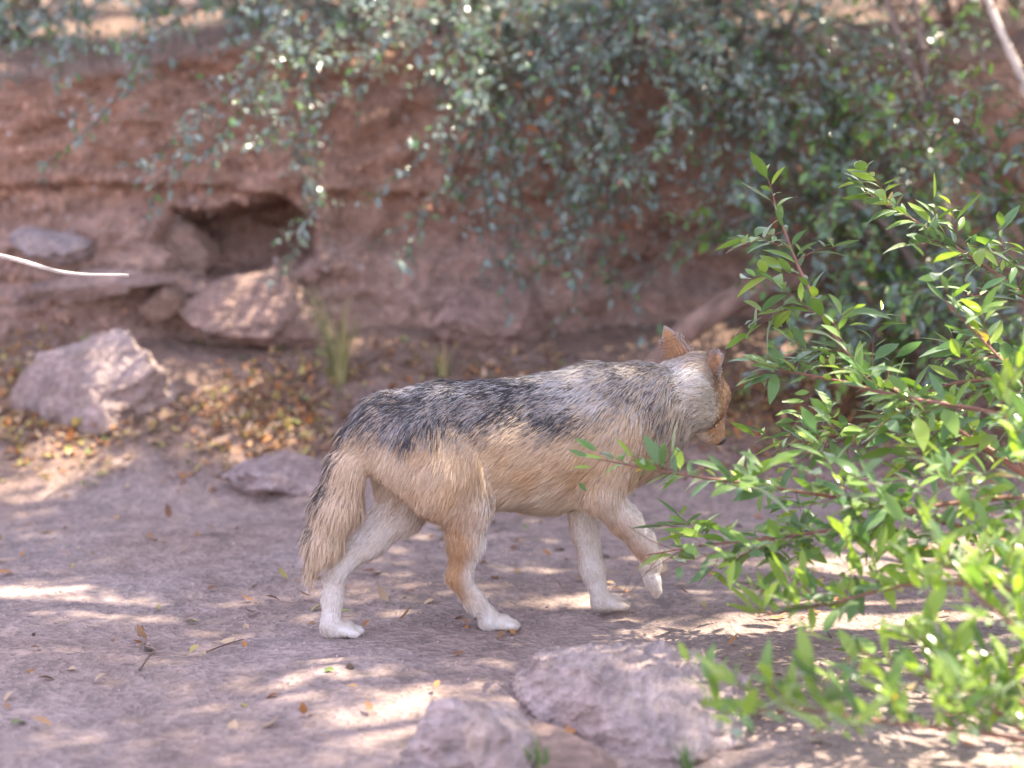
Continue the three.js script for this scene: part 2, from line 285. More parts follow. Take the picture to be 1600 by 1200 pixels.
// foreground shrubs on the right
plant({ name: 'leafy_shrub', label: 'glossy green shrub reaching in from the right edge across the wolf head and chest', category: 'shrub', seed: 101, base: [1.75, 0, 0.35], bark: bark.red, mats: [greens[0], greens[3], greens[2], greens[1], greens[0]], geos: broad, foliage: foliageGreen, leaf: 0.098, spacing: 0.021, twigs: 21, twig: 0.32, droop: 0.1, lift: 0.15, yellows: 0.004, twigParts: 80, clear: (p) => p.y > 0.62 && p.x < 0.665 || p.x < 0.42 && p.y < 0.5 || p.x < 0.45 && r6(p), stems: [
  { pts: [[1.75, 0, 0.35], [1.5, 0.45, 0.35], [1.15, 0.70, 0.3], [0.96, 0.83, 0.2], [0.84, 1.04, 0.1], [0.77, 1.24, 0]], r0: 0.014, r1: 0.003, from: 0.42, leafFrom: 0.4 },
  { pts: [[1.78, 0, 0.4], [1.62, 0.5, 0.5], [1.35, 0.70, 0.5], [1.03, 0.76, 0.4], [0.85, 0.79, 0.25], [0.74, 0.80, 0.2]], r0: 0.013, r1: 0.002, from: 0.45, leafFrom: 0.5 },
  { pts: [[1.72, 0, 0.45], [1.37, 0.36, 0.6], [1.0, 0.49, 0.6], [0.68, 0.53, 0.5], [0.41, 0.56, 0.45], [0.21, 0.59, 0.4]], r0: 0.010, r1: 0.0015, from: 0.3, leafFrom: 0.3, twigs: 17 },
  { pts: [[1.75, 0, 0.5], [1.5, 0.5, 0.65], [1.1, 0.53, 0.7], [0.82, 0.45, 0.65], [0.51, 0.37, 0.5], [0.36, 0.33, 0.45]], r0: 0.010, r1: 0.0018, from: 0.35, leafFrom: 0.35, twigs: 30 },
  { pts: [[1.8, 0, 0.3], [1.62, 0.55, 0.35], [1.41, 0.76, 0.4], [1.29, 0.89, 0.35], [1.18, 1.01, 0.3]], r0: 0.010, r1: 0.002, from: 0.5, leafFrom: 0.5 },
  { pts: [[1.85, 0, 0.1], [1.7, 0.6, 0.1], [1.54, 0.95, 0], [1.29, 1.15, -0.1], [1.07, 1.29, -0.2]], r0: 0.012, r1: 0.002, from: 0.5, leafFrom: 0.5 },
  { pts: [[1.8, 0, 0.2], [1.6, 0.7, 0.1], [1.29, 0.75, 0.1], [1.02, 0.62, 0.1], [0.8, 0.56, 0.1]], r0: 0.011, r1: 0.002, from: 0.45, leafFrom: 0.45, twigs: 18 },
] });
plant({ name: 'leafy_shrub', label: 'sunlit yellow green shrub in the bottom right corner in front of the boulders', category: 'shrub', seed: 131, base: [1.4, 0, 1.15], bark: bark.red, mats: [greens[2], greens[0], greens[2], greens[2], greens[1]], geos: broad, foliage: foliageGreen, leaf: 0.090, spacing: 0.019, twigs: 30, twig: 0.24, lift: 0.65, twigLift: 0.5, yellows: 0.004, twigParts: 80, stems: [
  { pts: [[1.4, 0, 1.15], [1.14, 0.12, 1.25], [0.83, 0.18, 1.3], [0.62, 0.21, 1.3], [0.46, 0.20, 1.3]], r0: 0.008, r1: 0.0018, from: 0.3, leafFrom: 0.4 },
  { pts: [[1.42, 0, 1.1], [1.25, 0.25, 1.2], [1.05, 0.42, 1.2], [0.98, 0.48, 1.1]], r0: 0.008, r1: 0.002, from: 0.35, leafFrom: 0.4 },
  { pts: [[1.38, 0, 1.1], [1.18, 0.15, 1.1], [0.96, 0.21, 1.1], [0.78, 0.26, 1.0]], r0: 0.008, r1: 0.002, from: 0.3, leafFrom: 0.35, twigs: 12 },
  { pts: [[1.45, 0, 1.0], [1.38, 0.4, 0.9], [1.22, 0.66, 0.9], [1.17, 0.82, 0.85]], r0: 0.010, r1: 0.002, from: 0.4, leafFrom: 0.4, twigs: 18 },
  { pts: [[1.4, 0, 1.2], [1.15, 0.12, 1.2], [1.0, 0.24, 1.2], [0.90, 0.34, 1.2]], r0: 0.007, r1: 0.002, from: 0.35, leafFrom: 0.4 },
  { pts: [[1.42, 0, 1.05], [1.26, 0.34, 0.95], [1.0, 0.38, 0.9], [0.79, 0.30, 0.8], [0.62, 0.24, 0.72]], r0: 0.009, r1: 0.0018, from: 0.35, leafFrom: 0.35, twigs: 28 },
] });

// grey-green shrub trailing over the bank
{ const r = rng(7), stems = [];
  for (let k = 0; k < 48; k++) {
    const f = k / 47, x0 = -0.85 + 2.35 * f + 0.3 * (r() - 0.5), side = (r() - 0.6) * 1.9, xe = x0 + side, z0 = hillZ0(x0) - 0.1 - 0.3 * r(), y0 = hillAt(x0, z0) - 0.03, out = 0.15 + 0.5 * r();
    const reach = 0.25 + 1.15 * r() * Math.min(1, 0.55 + 1.4 * f), ye = Math.max(0.62 + 0.25 * r(), y0 - reach), arch = 0.10 + 0.22 * r();
    stems.push({ pts: [[x0, y0, z0], [lerp(x0, xe, 0.2), y0 + arch, z0 + 0.18], [lerp(x0, xe, 0.5) + 0.4 * (r() - 0.5), lerp(y0, ye, 0.25) + arch * 0.6, -3.0 + out * 0.7], [lerp(x0, xe, 0.8) + 0.4 * (r() - 0.5), lerp(y0, ye, 0.65), -2.9 + out], [xe, ye, -2.85 + out]], r0: 0.010, r1: 0.002, from: 0.15, leafFrom: 0.2 });
  }
  plant({ name: 'trailing_shrub', label: 'grey green small leaved shrub trailing down over the bank above the wolf', category: 'shrub', seed: 151, base: [0, 1.9, -3.3], bark: bark.brown, mats: [...teals, greens[3], teals[1]], geos: small, foliage: foliageTeal, leaf: 0.054, spacing: 0.024, twigs: 12, twig: 0.42, droop: 0.0, hang: 0.1, spiral: true, oranges: 0.02, stems });
}
{ const r = rng(17), stems = [];
  for (let k = 0; k < 16; k++) { const x0 = -2.75 + 2.0 * (k / 15), z0 = hillZ0(x0) - 0.12 - 0.3 * r(), y0 = hillAt(x0, z0) - 0.02, e = 0.3 * (r() - 0.5); stems.push({ pts: [[x0, y0, z0], [x0 + e * 0.4, y0 + 0.16, z0 + 0.08], [x0 + e, y0 + 0.12 + 0.25 * r(), z0 + 0.3], [x0 + e * 1.4, y0 - 0.12 + 0.25 * r(), z0 + 0.42]], r0: 0.007, r1: 0.002, from: 0.15, leafFrom: 0.3 }); }
  plant({ name: 'bank_top_shrub', label: 'low scrubby bush on the bank top in the upper left corner', category: 'shrub', seed: 163, base: [-1.8, 1.8, -3.4], bark: bark.grey, mats: [teals[0], teals[1], greens[3]], geos: small, foliage: foliageTeal, leaf: 0.055, spacing: 0.026, twigs: 18, twig: 0.26, droop: 0.1, spiral: true, parts: 250, stems });
}
// thicket on the right of the bank
const thicket = [
  { s: 171, clear: (p) => p.z > -2.78 && p.y > 1.1, label: 'slender grey stemmed tree in the thicket, leaning left at the upper right', stems: [[[2.1, 0.3, -2.6], [1.96, 1.23, -2.6], [1.89, 1.58, -2.6], [1.8, 1.87, -2.7], [1.66, 2.3, -2.8], [1.5, 3.0, -3.0]], [[2.1, 0.3, -2.6], [1.98, 1.3, -2.68], [1.87, 1.93, -2.7], [1.78, 2.4, -2.7], [1.8, 3.1, -2.7]]] },
  { s: 172, clear: (p) => p.z > -2.7 && p.y > 1.2, label: 'pale barked slender tree leaning in from the upper right corner', bark: bark.pale, stems: [[[2.75, 0.3, -2.6], [2.45, 1.38, -2.6], [2.32, 1.72, -2.6], [2.19, 1.98, -2.6], [2.05, 2.4, -2.7], [1.9, 3.1, -2.7]], [[2.75, 0.3, -2.55], [2.62, 1.2, -2.4], [2.6, 2.0, -2.3], [2.4, 2.9, -2.3]]] },
  { s: 173, clear: (p) => p.y > 1.7 && p.x > 1.0 && p.x < 1.75 && nz(p.x * 3, p.y * 3, p.z * 2) > -0.15, label: 'bushy dark tree on the bank right of the trailing shrub', stems: [[[1.2, 1.85, -3.5], [1.28, 1.9, -3.3], [1.39, 2.1, -3.2], [1.5, 2.5, -3.3], [1.5, 3.2, -3.4]], [[1.2, 1.85, -3.5], [1.0, 2.1, -3.2], [0.9, 2.3, -3.0], [0.8, 2.5, -2.8]], [[1.2, 1.85, -3.5], [1.3, 2.0, -3.1], [1.45, 1.75, -2.7], [1.5, 1.3, -2.5]]] },
  { s: 174, label: 'low bushy growth at the foot of the bank under the slender trees', stems: [[[1.9, 0.3, -2.3], [1.8, 0.8, -2.2], [1.6, 1.1, -2.1], [1.35, 1.25, -2.0]], [[1.9, 0.3, -2.3], [2.0, 0.9, -2.1], [1.95, 1.4, -1.9], [1.75, 1.6, -1.8]], [[1.9, 0.3, -2.3], [2.2, 0.8, -2.0], [2.3, 1.3, -1.9], [2.25, 1.7, -1.8]], [[1.9, 0.3, -2.3], [1.7, 0.7, -2.0], [1.75, 0.85, -1.7], [1.65, 0.9, -1.5]], [[1.9, 0.3, -2.3], [1.6, 1.0, -2.4], [1.3, 1.2, -2.4], [0.95, 1.1, -2.3]], [[1.9, 0.3, -2.3], [1.6, 0.6, -2.0], [1.35, 0.75, -1.8], [1.15, 0.7, -1.7]], [[1.9, 0.3, -2.3], [1.7, 1.2, -2.4], [1.45, 1.6, -2.5], [1.1, 1.65, -2.5]]] },
];
for (const t of thicket) plant({ name: t.s === 174 ? 'bank_foot_shrub' : 'slender_tree', label: t.label, category: t.s === 174 ? 'shrub' : 'tree', seed: t.s, base: t.stems[0][0], bark: t.bark ?? bark.grey, twigBark: bark.brown, mats: [teals[0], greens[1], greens[0], greens[3], teals[2]], geos: small, foliage: foliageTeal, leaf: 0.066, spacing: 0.021, twigs: 46, twig: 0.55, droop: 0.15, hang: 0.3, spiral: true, parts: 260, oranges: 0.008, clear: t.clear, stems: t.stems.map((pts, k) => ({ pts, r0: 0.034 - 0.006 * k, r1: 0.008, from: t.s === 174 ? 0.2 : 0.38, leafFrom: 0.5 })) });

// hillside bushes further up
{ const r = rng(23);
  const spots = [[-2.9, -4.6, 'grey green hillside bush at the upper left corner behind the scrub'], [-1.5, -4.5, 'hillside bush between the scrub and the trailing shrub'], [0.0, -4.6, 'dark hillside bush behind the trailing shrub'], [0.9, -5.6, 'hillside bush behind the right end of the trailing shrub'], [2.6, -4.7, 'hillside bush behind the pale barked tree'], [-0.6, -6.6, 'far hillside bush behind the trailing shrub'], [1.7, -7.2, 'far hillside bush behind the slender trees'], [-2.6, -7.2, 'far hillside bush at the left'], [3.6, -6.6, 'far hillside bush at the right edge']];
  spots.forEach(([x, z, label], i) => { const y = hillAt(x, z) - 0.05, stems = [];
    for (let k = 0; k < 10; k++) { const a = k / 10 * 6.28 + r(), R = 0.55 + 0.5 * r(), h = 0.6 + 0.9 * r(); stems.push({ pts: [[x, y, z], [x + Math.cos(a) * R * 0.4, y + h * 0.5, z + Math.sin(a) * R * 0.4], [x + Math.cos(a) * R, y + h, z + Math.sin(a) * R]], r0: 0.016, r1: 0.004, from: 0.25, leafFrom: 0.4 }); }
    plant({ name: 'hillside_bush', label, category: 'bush', group: 'bushes on the hillside', seed: 200 + i, base: [x, y, z], bark: bark.brown, mats: [teals[0], teals[2], greens[1], teals[1]], geos: small, foliage: foliageTeal, leaf: 0.085, spacing: 0.026, twigs: 26, twig: 0.55, spiral: true, parts: 60, twigParts: 0, stems });
  }); }

// ---------------------------------------------------------------- shade trees whose crowns hang over the place, above the frame
const gaps = [ // places that the sun reaches through openings of the crowns: [x, y, z, radius of the opening]
  [-1.85, 0.15, -2.0, 0.16], [-1.5, 0.2, -2.15, 0.16], [-1.4, 0.35, -2.4, 0.16], [-1.14, 0.05, -1.76, 0.13], [-1.9, 0, -1.5, 0.06], [-1.05, 0.3, -2.35, 0.08], [-1.5, 0, -0.1, 0.05], [-1.2, 0, 0.1, 0.05], [-0.32, 0, 0.98, 0.04],
  [0.18, 0.2, 0.74, -0.03], [0.42, 0.2, 0.80, -0.02], [-0.04, 0.15, 1.0, -0.03], [1.45, 0, -0.5, 0.3], [1.28, 0, -0.1, 0.14], [-0.48, 0, -0.82, 0.02], [0.66, 0.7, -0.2, 0.04],
  [1.38, 0.3, 1.2, 0.48], [1.45, 0.25, 0.8, 0.46], [0.85, 0.25, 1.33, 0.0], [1.45, 0.65, 0.8, 0.46], [1.5, 0.5, 0.35, 0.45], [1.1, 0.75, 0.35, 0.2], [0.75, 0.5, 0.6, 0.12], [-1.5, 1.05, -0.5, 0.2], [1.75, 2.1, -4.3, 0.5], [1.2, 2.0, -4.0, 0.3], [1.5, 2.2, -5.2, 0.3], [2.2, 2.0, -2.6, 0.25], [1.7, 2.0, -2.8, 0.15], [-0.1, 1.6, -2.8, 0.1], [-0.6, 1.9, -3.0, 0.1],
].map(([x, y, z, r]) => ({ s: V(x, y, z), r }));
const sprayGeo = (() => { const r = rng(31), gs = []; for (let k = 0; k < 9; k++) { const g = small[k % 3].clone(), a = k * 2.4, t = k / 9; g.scale(0.095, 0.095, 0.095 * 1.3); g.rotateX((r() - 0.5) * 1.6); g.rotateY(a); g.rotateZ((r() - 0.5) * 1.2); g.translate((r() - 0.5) * 0.16, t * 0.12, (r() - 0.5) * 0.16); gs.push(g); } return mergeGeometries(gs); })();
function shadeTree(label, seed, [x, z], height, lean, clusters, spraysPer) {
  const r = rng(seed), root = new THREE.Group(), y = (z < -3.2 ? hillAt(x, z) : groundY(x, z)) - 0.1; root.position.set(x, y, z);
  const trunkTop = V(lean[0] * 0.4, height * 0.5, lean[1] * 0.4);
  part(tube([V(0, 0, 0), V(lean[0] * 0.1, height * 0.2, lean[1] * 0.1), trunkTop], 0.19, 0.12, 12), bark.grey, 'trunk', root);
  const im = new THREE.InstancedMesh(sprayGeo, foliageGreen, clusters.length * spraysPer), m = new THREE.Matrix4(), q = new THREE.Quaternion(), e = new THREE.Euler(), c = new THREE.Color(), d = V(); let n = 0;
  for (const [cx, cy, cz, R] of clusters) {
    const C = V(cx - x, cy - y, cz - z);
    part(tube([trunkTop.clone().multiplyScalar(0.8 + 0.2 * r()), trunkTop.clone().lerp(C, 0.55).add(V(0, 0.25, 0)), C], 0.055, 0.012, 6), bark.grey, 'limb', root);
    for (let k = 0; k < spraysPer; k++) {
      d.set(r() * 2 - 1, r() * 2 - 1, r() * 2 - 1); if (d.lengthSq() > 1) { k--; continue; }
      const p = V(cx + d.x * R, cy + d.y * R * 0.55, cz + d.z * R);
      if (gaps.some((g) => { const w = p.clone().sub(g.s), t = w.dot(SUN); return w.addScaledVector(SUN, -t).length() < g.r + 0.13; })) continue;
      e.set(r() * 6.28, r() * 6.28, r() * 6.28); q.setFromEuler(e); const s = 0.8 + 0.5 * r(); m.compose(p.sub(root.position), q, V(s, s, s)); im.setMatrixAt(n, m);
      c.copy(greens[Math.floor(r() * 4)].color).multiplyScalar(0.8 + 0.5 * r()); im.setColorAt(n, c); n++;
    }
  }
  im.count = n; im.name = 'crown'; im.userData.kind = 'stuff'; root.add(im);
  return addTop(shadows(root), 'shade_tree', label, 'tree');
}
{ const r = rng(41), cl = [[], []];
  for (let i = -3; i < 9; i++) for (let j = 0; j < 7; j++) { if (i < 0 && j > 1) continue; const cx = 0.2 + i * 0.92 + (r() - 0.5) * 0.6, cz = -5.4 + j * 0.98 + (r() - 0.5) * 0.6, cy = 5.6 + 1.2 * (r() - 0.3) + 0.25 * Math.sin(i); cl[cz < -2.8 ? 0 : 1].push([cx, cy, cz, 0.85 + 0.3 * r()]); }
  shadeTree('broad tree on the hillside whose crown shades the bank', 301, [4.6, -6.0], 4.2, [0, 0.6], cl[0], 250);
  shadeTree('broad tree right of the path whose crown shades the wolf', 302, [4.3, -0.6], 6.0, [-0.3, -0.4], cl[1], 250);
}

// ---------------------------------------------------------------- sticks, log, grass, litter
addTop(shadows(new THREE.Mesh(tube([V(-2.75, 0, -0.45), V(-2.35, 0.75, -0.5), V(-2.0, 1.13, -0.5), V(-1.66, 1.078, -0.5), V(-1.45, 1.022, -0.5), V(-1.245, 1.014, -0.5)], 0.014, 0.005, 7, 40), bark.pale)), 'bare_branch', 'thin pale bare branch poking in at the left edge', 'branch');
addTop(shadows(new THREE.Mesh(tube([V(0.48, 0.30, -2.05), V(0.66, 0.55, -2.1), V(0.81, 0.68, -2.15), V(1.0, 0.79, -2.2), V(1.27, 0.85, -2.35), V(1.54, 0.80, -2.65), V(1.7, 0.7, -2.95)], 0.05, 0.065, 12, 40, 0.16), barkMat([0.22, 0.14, 0.105]))), 'fallen_log', 'curved brown log leaning on the bank behind the wolf head', 'log');
function grassTuft(label, seed, [x, y, z], n, h, mat, spread) {
  const r = rng(seed), root = new THREE.Group(); root.position.set(x, y, z);
  for (let k = 0; k < n; k++) {
    const a = r() * 6.28, L = h * (0.5 + 0.6 * r()), o = spread * r(), g = [], W = 0.0032 + 0.003 * r(), pos = [], idx = [], out = (0.12 + 0.4 * r()) * L, px = Math.cos(a), pz = Math.sin(a), cx = -Math.sin(a + 0.5), cz = Math.cos(a + 0.5);
    for (let i = 0; i <= 5; i++) { const t = i / 5, w = W * (1 - t * 0.95), bx = px * (o * 0.5 + out * t * t), bz = pz * (o * 0.5 + out * t * t), by = L * t * (1 - 0.18 * t * t); pos.push(bx - cx * w, by, bz - cz * w, bx + cx * w, by, bz + cz * w); if (i < 5) idx.push(i * 2, i * 2 + 1, i * 2 + 2, i * 2 + 1, i * 2 + 3, i * 2 + 2); }
    const geo = new THREE.BufferGeometry(); geo.setAttribute('position', new THREE.Float32BufferAttribute(pos, 3)); geo.setIndex(idx); geo.computeVertexNormals(); part(geo, mat[k % mat.length], 'blade', root);
  }
  return addTop(shadows(root), 'grass_tuft', label, 'grass tuft');
}
const dryGrass = [leafMat(0.42, 0.36, 0.16, 0.3, 0.1), leafMat(0.30, 0.30, 0.11, 0.3, 0.1), leafMat(0.2, 0.25, 0.07, 0.3, 0.1)];
grassTuft('tall dry yellow green grass tuft at the bank foot behind the wolf rump', 401, [-0.79, groundY(-0.79, -2.42) - 0.01, -2.42], 70, 0.52, dryGrass, 0.09);
grassTuft('small green weed tuft in front of the foreground boulders', 402, [0.06, groundY(0.06, 1.16) + 0.02, 1.16], 14, 0.09, [dryGrass[2], greens[1]], 0.05);
grassTuft('short grass at the foot of the large foreground boulder', 403, [0.40, groundY(0.40, 1.16), 1.16], 16, 0.10, [dryGrass[2], greens[1]], 0.06);
grassTuft('sparse grass sprig on the litter slope behind the wolf back', 404, [-0.32, groundY(-0.32, -2.45), -2.45], 26, 0.2, dryGrass, 0.08);
{ const r = rng(51), litter = [leafGeo(1, 0.42, 0.5, 0.3, 3), leafGeo(1, 0.5, 0.2, -0.5, 3), leafGeo(1, 0.3, 0.7, 0.15, 3)], tones = [rgb(0.40, 0.25, 0.13), rgb(0.30, 0.16, 0.075), rgb(0.46, 0.33, 0.21), rgb(0.20, 0.10, 0.055), rgb(0.40, 0.18, 0.06), rgb(0.38, 0.31, 0.10), rgb(0.18, 0.24, 0.06)];
  const mat = new THREE.MeshPhysicalMaterial({ color: 0xffffff, roughness: 0.95, transmission: 0.2, thickness: 0, side: THREE.DoubleSide });
  const root = new THREE.Group(), m = new THREE.Matrix4(), q = new THREE.Quaternion(), e = new THREE.Euler();
  litter.forEach((g, v) => { const im = new THREE.InstancedMesh(g, mat, 5200); let n = 0;
    for (let k = 0; k < 5200; k++) {
      let x, z; if (r() < 0.95) { x = -3 + 6 * r(); z = -2.2 - 0.65 * (r() + r() - 1); } else { x = -2.2 + 4.4 * r(); z = 1 - 2.4 * r(); }
      if (nz(x * 1.6, z * 1.6, 4) + 0.35 < r() * 0.8) continue;
      const s = 0.03 + 0.035 * r(); e.set((r() - 0.5) * 0.9, r() * 6.28, (r() - 0.5) * 0.9); q.setFromEuler(e); m.compose(V(x, groundY(x, z) + 0.006 + 0.012 * r(), z), q, V(s, s, s)); im.setMatrixAt(n, m); im.setColorAt(n, tones[Math.min(6, Math.floor(r() * 6.25))]); n++;
    } im.count = n; im.name = 'dead_leaves'; im.userData.kind = 'stuff'; root.add(im); });
  shadows(root); root.name = 'leaf_litter'; root.userData = { kind: 'stuff', label: 'dry brown leaf litter along the foot of the bank', category: 'leaf litter' }; scene.add(root);
}
{ const r = rng(61), geos = [0, 1, 2].map((k) => rockGeo(140 + k, 1, 0.75, 0.85, [0.95, 0.95, 0.95], 3)), m = new THREE.Matrix4(), q = new THREE.Quaternion(), e = new THREE.Euler(), c = new THREE.Color();
  const grit = new THREE.MeshStandardMaterial({ color: 0xffffff, roughness: 0.97 });
  const scatter = (name, label, count, place) => { const root = new THREE.Group(); geos.forEach((g) => { const im = new THREE.InstancedMesh(g, grit, count); for (let k = 0; k < count; k++) { const [x, y, z, s, col] = place(); e.set(r() * 6, r() * 6, r() * 6); q.setFromEuler(e); m.compose(V(x, y, z), q, V(s, s, s)); im.setMatrixAt(k, m); im.setColorAt(k, c.setRGB(...col).multiplyScalar(0.7 + 0.5 * r())); } im.name = 'bits'; im.userData.kind = 'stuff'; root.add(im); }); shadows(root); root.name = name; root.userData = { kind: 'stuff', label, category: 'soil' }; scene.add(root); };
  scatter('soil_clods', 'crumbly soil clods and small stones sticking out of the bank', 900, () => { const x = -3 + 6 * r(), y = 0.3 + 1.5 * r(), s = 0.006 + 0.020 * r() ** 3; return [x, y, bankFace(x, y) - s * 0.2, s, r() < 0.3 ? [0.45, 0.36, 0.32] : [0.42, 0.26, 0.19]]; });
  scatter('grit', 'loose grit and crumbs of soil on the path', 1300, () => { const x = -2.6 + 5.0 * r(), z = 1.15 - 3.9 * r(), s = 0.0018 + 0.005 * r() ** 3; return [x, groundY(x, z) + s * 0.2, z, s, r() < 0.4 ? [0.30, 0.22, 0.19] : [0.38, 0.29, 0.25]]; });
  const bankMesh = scene.getObjectByName('earth_bank');
  for (let k = 0; k < 14; k++) { const x = -2.6 + 3.4 * r(), y0 = 1.18 + 0.1 * r(), L = 0.12 + 0.3 * r(), dx = (r() - 0.5) * 0.3; const root = part(tube([V(x, y0 + 0.05, bankFace(x, y0 + 0.05) - 0.02), V(x + dx * 0.3, y0 - L * 0.3, bankFace(x + dx * 0.3, y0) + 0.05), V(x + dx, y0 - L, bankFace(x + dx, Math.max(0.3, y0 - L)) + 0.035)], 0.005, 0.0012, 5, 10, 0.2, k), bark.brown, 'root', bankMesh); shadows(root); }
  for (let k = 0; k < 26; k++) { const x = -2.2 + 4.2 * r(), z = k < 17 ? -1.5 - 1.0 * r() : 0.9 - 2.2 * r(), a = r() * 6.28, L = 0.05 + 0.13 * r(), p = (t) => { const X = x + Math.cos(a) * L * t, Z = z + Math.sin(a) * L * t; return V(X, groundY(X, Z) + 0.006, Z); }; const mid = p(0.5); mid.x += 0.02 * (r() - 0.5); mid.y += 0.006;
    addTop(shadows(new THREE.Mesh(tube([p(0), mid, p(1)], 0.0028, 0.0014, 5, 6, 0.1, k), r() < 0.5 ? bark.grey : bark.brown)), 'fallen_twig', 'short dry twig lying on the dirt', 'twig', 'dry twigs scattered on the ground'); }
}
// ---------------------------------------------------------------- the wolf (own frame: x forward, y up, z its right side)
{
  const f = V(0.483, -0.866, -0.13).normalize(), s = V(0.16, 0.02, 0.98).addScaledVector(f, 0).normalize(); s.addScaledVector(f, -s.dot(f)).normalize();
  const u = f.clone().cross(s).multiplyScalar(-1).normalize(), K = V(0.622, 0.695, -0.01);
  const H = (a, b, c) => K.clone().addScaledVector(f, a).addScaledVector(u, b).addScaledVector(s, c);
  const bones = [];
  const bone = (kind, a, b, ra, rb, o = {}) => bones.push({ kind, a: a.isVector3 ? a : V(...a), b: b.isVector3 ? b : V(...b), ra, rb, k: 0.04, sz: 1, len: 0.03, lift: 0.3, ...o });
  const chain = (kind, pts, o) => { for (let i = 0; i + 1 < pts.length; i++) bone(kind, pts[i].slice(0, 3), pts[i + 1].slice(0, 3), pts[i][3], pts[i + 1][3], o); };
  chain('torso', [[-0.365, 0.60, 0, 0.128], [-0.22, 0.585, 0, 0.150], [-0.06, 0.555, 0, 0.176], [0.12, 0.545, 0, 0.196], [0.27, 0.56, 0, 0.190], [0.40, 0.545, 0, 0.125]], { sz: 0.76, k: 0.05, comb: V(-1, -0.42, 0), len: 0.042, lift: 0.24 });
  chain('neck', [[0.28, 0.60, 0, 0.165], [0.42, 0.618, 0, 0.138], [0.545, 0.652, -0.005, 0.110]], { sz: 0.86, k: 0.05, comb: V(-0.75, -0.75, 0), len: 0.056, lift: 0.34 });
  bone('head', H(-0.03, 0, 0), H(0.04, 0.0, 0), 0.080, 0.076, { k: 0.03, comb: f.clone().negate(), len: 0.026, lift: 0.2 });
  bone('head', H(0.05, -0.002, 0), H(0.168, -0.022, 0), 0.056, 0.037, { k: 0.035, comb: f.clone().negate(), len: 0.009, lift: 0.15 });
  bone('head', H(0.04, -0.045, 0), H(0.148, -0.048, 0), 0.046, 0.026, { k: 0.02, comb: f.clone().negate(), len: 0.012, lift: 0.2 });
  for (const c of [-1, 1]) { bone('cheek', H(-0.03, -0.050, c * 0.046), H(0.065, -0.050, c * 0.040), 0.068, 0.046, { k: 0.035, comb: f.clone().multiplyScalar(-0.8).addScaledVector(u, -0.7).addScaledVector(s, c * 0.3), len: 0.036, lift: 0.3 }); bone('head', H(0.045, 0.04, c * 0.032), H(0.062, 0.035, c * 0.036), 0.024, 0.02, { k: 0.025, comb: f.clone().negate(), len: 0.012, lift: 0.15 }); }
  chain('tail', [[-0.40, 0.655, 0, 0.045], [-0.455, 0.60, 0, 0.048], [-0.494, 0.52, 0, 0.052], [-0.533, 0.41, 0.0, 0.057], [-0.572, 0.315, 0.0, 0.046], [-0.604, 0.245, 0, 0.018]], { k: 0.02, len: 0.062, lift: 0.38 });
  const leg = { k: 0.022, len: 0.022, lift: 0.26 };
  // near (right) hind leg
  chain('thigh', [[-0.315, 0.570, 0.068, 0.122], [-0.235, 0.485, 0.090, 0.110], [-0.175, 0.405, 0.088, 0.080]], { sz: 0.80, k: 0.035, comb: V(-0.55, -1, 0), len: 0.04, lift: 0.2 });
  chain('leg', [[-0.175, 0.405, 0.085, 0.072], [-0.172, 0.30, 0.075, 0.050], [-0.185, 0.190, 0.062, 0.034]], { ...leg, k: 0.03, len: 0.03 });
  chain('leg', [[-0.192, 0.182, 0.062, 0.034], [-0.140, 0.100, 0.056, 0.027], [-0.095, 0.050, 0.052, 0.028]], leg);
  // far (left) hind leg
  chain('thigh', [[-0.315, 0.575, -0.065, 0.115], [-0.30, 0.46, -0.085, 0.095], [-0.315, 0.365, -0.085, 0.074]], { sz: 0.72, k: 0.035, comb: V(-0.4, -1, 0), len: 0.035, lift: 0.2 });
  chain('leg', [[-0.315, 0.365, -0.085, 0.068], [-0.42, 0.285, -0.075, 0.050], [-0.525, 0.208, -0.06, 0.034]], { ...leg, k: 0.03, len: 0.03 });
  chain('leg', [[-0.528, 0.20, -0.06, 0.034], [-0.540, 0.12, -0.05, 0.028], [-0.548, 0.052, -0.045, 0.029]], leg);
  // far (left) fore leg, on the ground
  chain('shoulder', [[0.31, 0.55, -0.065, 0.10], [0.245, 0.375, -0.07, 0.060]], { k: 0.035, comb: V(-0.3, -1, 0), len: 0.035, lift: 0.2 });
  chain('leg', [[0.245, 0.375, -0.07, 0.054], [0.262, 0.25, -0.06, 0.040], [0.280, 0.135, -0.045, 0.034], [0.300, 0.055, -0.032, 0.028]], leg);
  // near (right) fore leg, lifted
  chain('shoulder', [[0.315, 0.565, 0.07, 0.105], [0.250, 0.41, 0.085, 0.068]], { k: 0.035, comb: V(-0.25, -1, 0), len: 0.036, lift: 0.2 });
  chain('leg', [[0.250, 0.405, 0.085, 0.060], [0.325, 0.315, 0.087, 0.046], [0.388, 0.240, 0.085, 0.037], [0.425, 0.172, 0.082, 0.029]], leg);
  const paw = (a, d) => { // a: pastern end, d: direction the toes point
    const A = V(...a), D = V(...d).normalize(), S = V(0, 0, 1).addScaledVector(D, -D.z).normalize(), U = S.clone().cross(D).normalize(); if (U.y < 0 && Math.abs(D.y) < 0.9) U.negate();
    const q = (x, y, z) => A.clone().addScaledVector(D, x).addScaledVector(U, y).addScaledVector(S, z), o = { kind: 'paw', k: 0.012, len: 0.013, lift: 0.2 };
    bone('paw', q(-0.005, -0.012, 0), q(0.045, -0.016, 0), 0.029, 0.027, o);
    for (const [z, x] of [[-0.030, 0.060], [-0.0105, 0.076], [0.0105, 0.076], [0.030, 0.060]]) bone('paw', q(0.03, -0.014, z * 0.9), q(x + 0.004, -0.020, z * 1.12), 0.0145, 0.0135, { ...o, k: 0.004 });
  };
